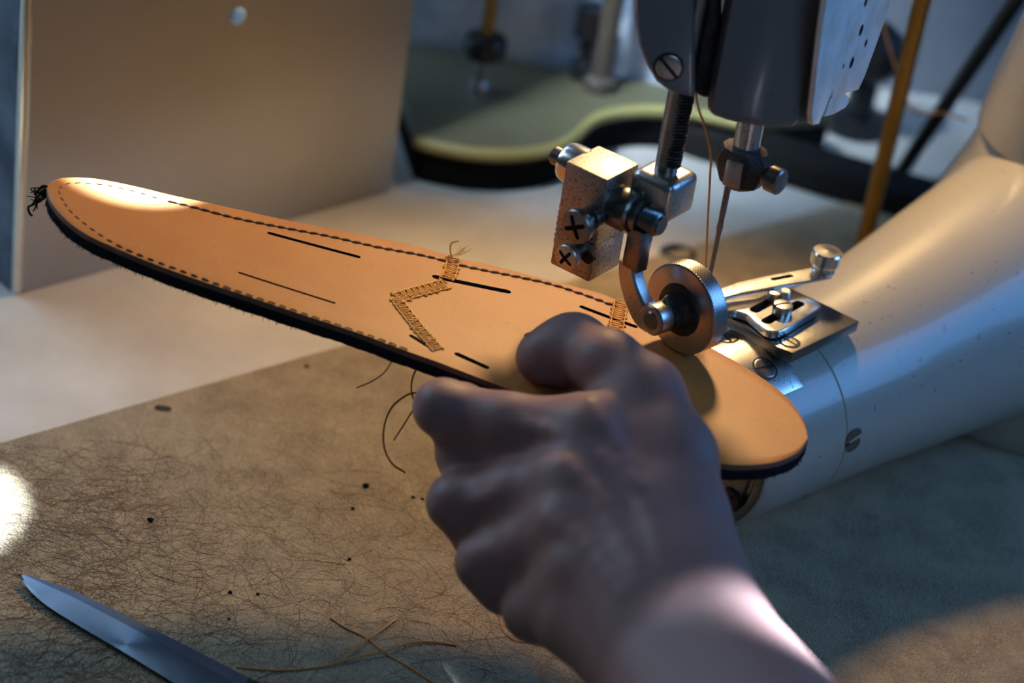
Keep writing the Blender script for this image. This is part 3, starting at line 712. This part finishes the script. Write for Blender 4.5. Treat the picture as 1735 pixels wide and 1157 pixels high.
from_bm('edge_stitching', stitch_bm(la, .0042, .0037, .00060), M['thread_dark'], sheath, 0)
from_bm('tip_stitching', stitch_bm(lb, .0042, .0029, .00027, tilt=.08), M['thread_brown'], sheath, 0)
# shallow creased groove beside the seam
bm = bmesh.new(); tube_bm(bm, [p - V((0, 0, .00012)) for p in la], .00045, 6)
from_bm('seam_crease', bm, M['leather_edge'], sheath, 0)
# gold zigzag seams
def zigzag(name, pts_px, width, pitch, r):
    line = spline([LP(*p) for p in pts_px], 10); d = [0]
    for a, b in zip(line, line[1:]): d.append(d[-1] + (b - a).length)
    bm = bmesh.new(); pth = []; s = 0; k = 0; j = 0
    while s < d[-1]:
        while j < len(d) - 2 and d[j + 1] < s: j += 1
        p = line[j].lerp(line[j + 1], (s - d[j]) / max(d[j + 1] - d[j], 1e-9)); t = (line[j + 1] - line[j]).normalized(); n = UZ.cross(t)
        side = 1 if k % 2 else -1; q = p + n * side * width * random.uniform(.34, .66) + t * random.gauss(0, pitch * .25); zt = lz(q.x)
        mid = V((p.x, p.y, lz(p.x) + r * 1.6 + random.uniform(0, .0002)))
        pth += [mid, V((q.x, q.y, zt + r * .9)), V((q.x, q.y, zt - .0003)) + t * pitch * .2, V((q.x, q.y, zt + r)) + t * pitch * .4]
        s += pitch; k += 1
    tube_bm(bm, pth, r, 5)
    for e in (-1, 1):
        ln = []
        for i, p in enumerate(line):
            t = (line[min(i + 1, len(line) - 1)] - line[max(i - 1, 0)]).normalized(); n = UZ.cross(t); q = p + n * e * width * (.45 + .05 * math.sin(i * 2.1)); ln.append(V((q.x, q.y, lz(q.x) + r * .8 + .0002 * (i % 2))))
        tube_bm(bm, ln, r, 5)
    return from_bm(name, bm, M['thread_gold'], sheath, 0)
zigzag('zigzag_seam', [(768, 436), (764, 458), (757, 474)], .0052, .00150, .00028)
zigzag('zigzag_seam', [(757, 482), (725, 490), (692, 499), (671, 507)], .0060, .00150, .00028)
zigzag('zigzag_seam', [(671, 507), (688, 530), (708, 555), (728, 578), (742, 594)], .0052, .00150, .00028)
zigzag('zigzag_seam', [(1052, 512), (1048, 535), (1044, 560), (1040, 584)], .0056, .00160, .00028)
# loose gold ends on the far edge
bm = bmesh.new(); g0 = LP(766, 436, .0005); gt = (g0 - EYE).dot(FWD)
tube_bm(bm, spline([g0, D(763, 425, gt), D(765, 412, gt), D(778, 408, gt)], 5), .00035, 6)
for k in range(14):
    x = 780 + random.uniform(0, 22); tube_bm(bm, spline([D(770 + random.gauss(0, 4), 432 + random.gauss(0, 2), gt), D((770 + x) / 2, 426 + random.gauss(0, 4), gt + random.gauss(0, .001)), D(x, 418 + random.gauss(0, 4), gt + random.gauss(0, .002))], 3), .00006, 4)
from_bm('gold_thread_end', bm, M['thread_gold'], sheath, 0)
# thread tails hanging off the near edge
tq = (LP(735, 612, -TH2) - EYE).dot(FWD)
def tail(pts, r, m, dt=0):
    bm = bmesh.new(); tube_bm(bm, spline([D(x, y, tq + dt + k) for x, y, k in pts], 8), r, 8); from_bm('thread_tail', bm, m, sheath, 0)
tail([(680, 596, .004), (668, 606, .002), (652, 630, 0), (630, 646, 0), (604, 657, 0)], .00025, M['thread_dark'])
tail([(716, 610, .003), (702, 632, .001), (697, 652, 0), (699, 672, .002), (706, 682, .003)], .00036, M['thread'])
tail([(712, 664, .004), (690, 669, 0), (664, 690, -.001), (651, 722, 0), (651, 757, .001), (664, 785, .001), (687, 801, 0)], .00038, M['thread'])
tail([(714, 674, .004), (704, 688, .001), (689, 712, 0), (678, 729, 0), (667, 746, 0)], .00032, M['thread'])
tail([(745, 598, .001), (768, 600, -.001), (792, 608, -.001), (812, 622, -.0005)], .0004, M['thread'])

# needle thread
th_top = VP(1174, -40, LP_ + V((0, .008, 0)), (0, 1, 0))
bm = bmesh.new(); tn = (nb - EYE).dot(FWD)
tube_bm(bm, spline([D(1174, -60, .845), D(1176, 60, .858), D(1180, 165, .872), D(1194, 215, .882), D(1204, 260, .892), D(1203, 300, .90), D(1199, 380, tn - .004), D(1196, 462, tn)], 8), .00042, 8)
tag(from_bm('needle_thread', bm, M['thread'], None, 0), 'taut orange thread running down from the head to the needle', 'thread')
bm = bmesh.new(); tube_bm(bm, spline([D(1490, 20, 1.16), D(1516, 110, 1.17), D(1546, 186, 1.175), D(1600, 192, 1.17), D(1640, 204, 1.17)], 8), .0006, 6)
tag(from_bm('slack_thread', bm, M['thread'], None, 0), 'slack orange thread looping behind the brass rod at right', 'thread')

# ------------------------------------------------------------------ knife
kf = empty('knife', Z(440, 1160, 0)); tag(kf, 'dark steel knife blade lying on the mat at lower left', 'knife')
zk = .0035
up_px = [(31, 972), (52, 976), (84, 986), (130, 1003), (190, 1031), (250, 1061), (320, 1096), (380, 1127), (425, 1150)]
lo_px = [(31, 972), (40, 990), (58, 1010), (88, 1033), (140, 1065), (200, 1100), (262, 1138), (330, 1180), (390, 1216)]
mid_f = .30
U_ = resample([Z(x, y, zk) for x, y in up_px], 40); L_ = resample([Z(x, y, zk - .0016) for x, y in lo_px], 40)
secs = []
for i, (a, b) in enumerate(zip(U_, L_)):
    k = min(1, i / 7)
    if i == 0: b = a + V((.0001, -.0001, 0))
    m1 = a.lerp(b, .30); m2 = a.lerp(b, .86)
    tk = .0022 * (.35 + .65 * k)
    secs.append([V((a.x, a.y, zk)), V((m1.x, m1.y, zk + .0004 * k)), V((m2.x, m2.y, zk - .0008 * k)), V((b.x, b.y, zk - tk * .6)), V((m2.x, m2.y, zk - tk)), V((a.x, a.y, zk - tk))])
bm = bmesh.new(); rings(bm, secs); from_bm('blade', bm, M['blade'], kf, 8)
ka, kb_ = U_[-1], L_[-1]; kd = ((U_[-1] - U_[-6]).normalized() + (L_[-1] - L_[-6]).normalized()).normalized()
box('bolster', ka + V((0, 0, .0006)) - kd * .001, (kb_ - ka) * .98, kd * .010, V((0, 0, -.0040)), M['black'], kf, .0006)
kc = (ka + kb_) / 2
bm = bmesh.new(); secs = []
sdv = (kb_ - ka).normalized()
for s, wv, tv in ((.008, .0085, .0050), (.012, .0098, .0062), (.05, .0108, .0068), (.09, .0098, .0064), (.105, .0070, .0045)):
    secs.append([kc + kd * s + sdv * wv * math.cos(t) + V((0, 0, .0032 + tv * math.sin(t))) for t in [2 * math.pi * j / 20 for j in range(20)]])
rings(bm, secs); from_bm('handle', bm, mat('dark_wood', (.05, .025, .015), .5, var=.5, var_scale=80), kf, 60)

# thread offcuts on the mat
def offcut(pts, r, label, zz=.0004):
    bm = bmesh.new(); P = spline([Z(x, y, zz + dz) for x, y, dz in pts], 8); tube_bm(bm, P, r, 8)
    tag(from_bm('thread_offcut', bm, M['thread'], None, 0), label, 'thread', 'brown thread offcuts on the mat')
offcut([(560, 1046, 0), (585, 1063, .0), (620, 1080, 0), (652, 1106, 0), (690, 1128, 0), (740, 1160, 0)], .00034, 'brown thread offcut crossing under another, running down to the lower edge')
offcut([(671, 1049, 0), (640, 1072, .0004), (610, 1090, .0005), (586, 1112, .0003), (572, 1124, .0002)], .00034, 'short straight brown thread offcut slanting up to the upper right')
offcut([(774, 1093, 0), (730, 1087, .0002), (690, 1090, .0003), (650, 1104, .0008), (600, 1114, .0004), (540, 1130, 0), (470, 1135, 0), (400, 1130, 0)], .00034, 'longest brown thread offcut curving from the knife to beside the wrist')
offcut([(818, 1020, 0), (845, 1040, 0), (852, 1066, 0), (875, 1085, 0), (905, 1086, 0)], .00018, 'thin kinked brown thread offcut lying beside the wrist')
offcut([(940, 1108, 0), (925, 1120, 0), (918, 1142, 0), (930, 1158, 0)], .00018, 'thin curled brown thread offcut at the lower edge beside the wrist')

# ------------------------------------------------------------------ hand (one continuous skin from a blended distance field)
def np3(p): return np.array([p.x, p.y, p.z])
def surface_nets(F, lo, h):
    S = F < 0
    nx, ny, nz_ = F.shape
    cnt = np.zeros((nx - 1, ny - 1, nz_ - 1), np.float32); acc = np.zeros((nx - 1, ny - 1, nz_ - 1, 3), np.float32)
    offs = [(i, j, k) for i in (0, 1) for j in (0, 1) for k in (0, 1)]
    sl = lambda o: tuple(slice(o[a], F.shape[a] - 1 + o[a]) for a in range(3))
    for o in offs:
        for a in range(3):
            if o[a]: continue
            o2 = list(o); o2[a] = 1; f0, f1 = F[sl(o)], F[sl(o2)]; x = (f0 < 0) != (f1 < 0)
            t = np.where(x, f0 / np.where(x, f0 - f1, 1), 0); cnt += x
            for b in range(3): acc[..., b] += np.where(x, o[b] + (t if b == a else 0), 0)
    act = cnt > 0; idx = -np.ones(cnt.shape, np.int64); idx[act] = np.arange(act.sum())
    ijk = np.argwhere(act); vs = (ijk + acc[act] / cnt[act][:, None]) * h + lo
    faces = []
    for a in range(3):
        b, c = (a + 1) % 3, (a + 2) % 3
        s0 = [slice(None)] * 3; s1 = [slice(None)] * 3; s0[a] = slice(0, -1); s1[a] = slice(1, None)
        x = S[tuple(s0)] != S[tuple(s1)]; P = np.argwhere(x); P = P[(P[:, b] > 0) & (P[:, c] > 0)]
        P = P[(P[:, b] < cnt.shape[b]) & (P[:, c] < cnt.shape[c])]
        def g(db, dc):
            Q = P.copy(); Q[:, b] -= db; Q[:, c] -= dc; return idx[Q[:, 0], Q[:, 1], Q[:, 2]]
        q = np.stack([g(0, 0), g(1, 0), g(1, 1), g(0, 1)], 1); flip = ~S[P[:, 0], P[:, 1], P[:, 2]]
        q[flip] = q[flip][:, ::-1]; faces.append(q)
    return vs, np.concatenate(faces)

H = .0011
W_ = D(1150, 1085, .785)
def P3(x, y, t): return D(x, y, t)
thumb_tip = LP(914, 606, .0095); thumb_ip = LP(972, 590, .0135)
HND = dict(
    forearm=[(P3(1470, 1640, .640), .032), (P3(1290, 1330, .722), .027), (W_, .0215)],
)
perp = (ray(1281, 1004) - ray(1148, 1080)).normalized()
lo_ = np.array([-.06, -.30, .00]); hi_ = np.array([.20, .02, .165])
n_ = np.ceil((hi_ - lo_) / H).astype(int)
ax_ = [lo_[k] + H * np.arange(n_[k]) for k in range(3)]
GX, GY, GZ = np.meshgrid(*[a.astype(np.float32) for a in ax_], indexing='ij')
def cone(p, q, r0, r1):
    p, q = np3(p), np3(q); d = q - p; L2 = float(d @ d)
    t = np.clip(((GX - p[0]) * d[0] + (GY - p[1]) * d[1] + (GZ - p[2]) * d[2]) / L2, 0, 1)
    return np.sqrt((GX - p[0] - t * d[0]) ** 2 + (GY - p[1] - t * d[1]) ** 2 + (GZ - p[2] - t * d[2]) ** 2) - (r0 + (r1 - r0) * t)
def smin(a, b, k):
    h_ = np.clip(.5 + .5 * (b - a) / k, 0, 1); return b + (a - b) * h_ - k * h_ * (1 - h_)
def chain(pts, k=.004):
    f = None
    for (p, r), (q, s) in zip(pts, pts[1:]):
        c = cone(p, q, r, s); f = c if f is None else smin(f, c, k)
    return f
def uni(fs, k):
    f = fs[0]
    for g in fs[1:]: f = smin(f, g, k)
    return f
off = perp * .010
fore = uni([chain([(P3(1500, 1660, .64) + perp * s * .014, .030), (P3(1300, 1340, .715) + perp * s * .011, .026), (P3(1165, 1110, .780) + perp * s * .0105, .0195), (P3(1120, 1010, .800) + perp * s * .012, .0185)]) for s in (-1, 1)], .012)
imcp, mmcp, rmcp, lmcp = (P3(1000, 732, .833), .0118), (P3(972, 818, .824), .0122), (P3(962, 895, .815), .0115), (P3(985, 968, .806), .0105)
carp = [(P3(1150, 960, .806), .016), (P3(1120, 985, .802), .0165), (P3(1100, 1010, .797), .0165), (P3(1085, 1040, .792), .0155)]
palm = uni([chain([carp[i], m_]) for i, m_ in enumerate((imcp, mmcp, rmcp, lmcp))], .012)
# palm side flesh
flesh = uni([chain([(P3(1040, 800, .862), .015), (P3(1120, 960, .832), .016)]), chain([(P3(960, 930, .845), .015), (P3(1060, 1040, .82), .015)])], .014)
palm = uni([palm, flesh, fore], .012)
thumb = chain([(thumb_tip, .0086), (LP(940, 600, .0115), .0104), (thumb_ip, .0118), (P3(1030, 618, .855), .0116), (P3(1092, 668, .846), .0130), (P3(1138, 775, .832), .0150), (P3(1152, 885, .815), .0165), (P3(1150, 985, .800), .0175)], .006)
index = chain([(LP(905, 675, -.0175), .0072), (LP(850, 640, -.0175), .0080), (P3(790, 690, .866), .0088), (P3(752, 692, .852), .0098), (P3(860, 716, .842), .0102), imcp], .004)
middle = chain([(P3(930, 800, .872), .0078), (P3(860, 800, .880), .0086), (P3(800, 845, .862), .0092), (P3(776, 852, .845), .0100), (P3(870, 838, .832), .0106), mmcp], .004)
ring_ = chain([(P3(960, 900, .858), .0076), (P3(890, 900, .864), .0084), (P3(842, 945, .848), .0088), (P3(822, 954, .833), .0096), (P3(892, 925, .823), .0102), rmcp], .004)
little = chain([(P3(1000, 985, .838), .0068), (P3(950, 990, .846), .0074), (P3(915, 1028, .832), .0078), (P3(902, 1034, .820), .0086), (P3(942, 1004, .812), .0092), lmcp], .004)
fill = uni([chain([(P3(784, 768, .857), .0102), (P3(920, 775, .842), .0110), (P3(1010, 780, .835), .011)]), chain([(P3(808, 905, .847), .0092), (P3(920, 870, .830), .0112), (P3(1000, 870, .822), .011)]),
            chain([(P3(854, 998, .833), .0092), (P3(940, 955, .822), .0108), (P3(1010, 940, .814), .0115)]), chain([(P3(912, 1038, .822), .0100), (P3(985, 1050, .806), .0140), (P3(1075, 1105, .792), .0180)])], .006)
fing = smin(index, smin(middle, smin(ring_, little, .0055), .0055), .0055)
fing = smin(fing, fill, .006)
Fh = smin(palm, fing, .009)
web = chain([(P3(1040, 700, .846), .0085), (P3(1085, 760, .836), .012)])
Fh = smin(Fh, web, .010)
Fh = smin(Fh, thumb, .007)
# knuckle heads, tendons and veins
for p, r in ((P3(992, 726, .8255), .006), (P3(960, 812, .8165), .006), (P3(950, 890, .8085), .0055), (P3(975, 962, .7995), .005), (P3(762, 848, .838), .0058), (P3(815, 950, .826), .0055), (P3(742, 686, .846), .0062)):
    Fh = smin(Fh, cone(p, p + V((.0001, 0, 0)), r, r), .008)
def vein(pts, r, k=.0035):
    global Fh
    Fh = smin(Fh, chain([(p, r) for p in spline(pts, 3)], .002), k)
hm = P3
# push thin ridges onto the skin surface: sample the field along the view ray
def skin_at(px, py, sink=0.0):
    v = ray(px, py); t = .70
    while t < .95:
        p = EYE + v * t; i = [(p[k] - lo_[k]) / H for k in range(3)]
        if all(0 <= i[k] < n_[k] - 1 for k in range(3)) and Fh[int(i[0]), int(i[1]), int(i[2])] < 0: return EYE + v * (t + sink)
        t += .0006
    return EYE + v * .82
vein([skin_at(1000, 690, .0028), skin_at(1060, 790, .0028), skin_at(1110, 900, .0028), skin_at(1140, 1000, .0034)], .0024)
vein([skin_at(955, 790, .0027), skin_at(1020, 860, .0028), skin_at(1080, 960, .0034)], .0022)
vein([skin_at(930, 880, .0027), skin_at(1000, 930, .0028), skin_at(1060, 1010, .0034)], .0022)
vein([skin_at(870, 716, .0016), skin_at(950, 738, .0016), skin_at(1020, 776, .0016), skin_at(1085, 830, .0020)], .0015)
vein([skin_at(800, 850, .0008), skin_at(840, 838, .0008)], .0010)
# keep clear of the leather it grips
lx = np.array([max(0, .05 - x) for x in ax_[0]]) / .23
lzg = (LZ + .03 * lx ** 1.35).astype(np.float32)[:, None, None]
# leather footprint as distance to near edge line (near edge is almost straight there)
ne_a, ne_b = np3(nearE[int(NU * .42)]), np3(nearE[int(NU * .82)])
dv = (ne_b - ne_a)[:2]; dv /= np.linalg.norm(dv); nv = np.array([-dv[1], dv[0]])
inside = (GX - ne_a[0]) * nv[0] + (GY - ne_a[1]) * nv[1]
slabd = np.maximum(np.maximum(GZ - (lzg + .0003), (lzg - TH2 - .0006) - GZ), -(inside + .0012))
Fh = np.maximum(Fh, -slabd)
vsn, fsn = surface_nets(Fh.astype(np.float32), lo_, H)
me = bpy.data.meshes.new('person'); me.from_pydata(vsn.tolist(), [], fsn.tolist()); me.materials.append(M['skin'])
bm = bmesh.new(); bm.from_mesh(me)
for _ in range(6): bmesh.ops.smooth_vert(bm, verts=[v for v in bm.verts if not v.is_boundary], factor=.5, use_axis_x=True, use_axis_y=True, use_axis_z=True)
bmesh.ops.recalc_face_normals(bm, faces=bm.faces)
# keep the largest island only
bm.to_mesh(me); bm.free(); me.shade_smooth()
hand = link('person', me)
tag(hand, 'bare left hand and wrist of a person gripping the leather edge, thumb on top', 'person')
# thumb nail on the far side of the tip
tn_c = skin_at(897, 583, .0006)
ndir = (thumb_tip - thumb_ip).normalized(); nup = (V((-.35, .55, .75)) - ndir * V((-.35, .55, .75)).dot(ndir)).normalized(); nsd = ndir.cross(nup)
bm = bmesh.new(); secs = []
NB = LP(926, 600, .0105)
for k in range(9):
    s = k / 8; rr = .0102 - .0010 * s
    secs.append([NB + ndir * (-.004 + s * .0095) + (nup * math.cos(t) + nsd * math.sin(t)) * rr for t in [math.radians(-42 + 84 * j / 10) for j in range(11)]])
Rv = [[bm.verts.new(p) for p in s] for s in secs]
for i in range(8):
    for j in range(10): bm.faces.new((Rv[i][j], Rv[i][j + 1], Rv[i + 1][j + 1], Rv[i + 1][j]))
bmesh.ops.solidify(bm, geom=bm.faces[:], thickness=.0005)
from_bm('thumb_nail', bm, M['nail'], hand, 60)
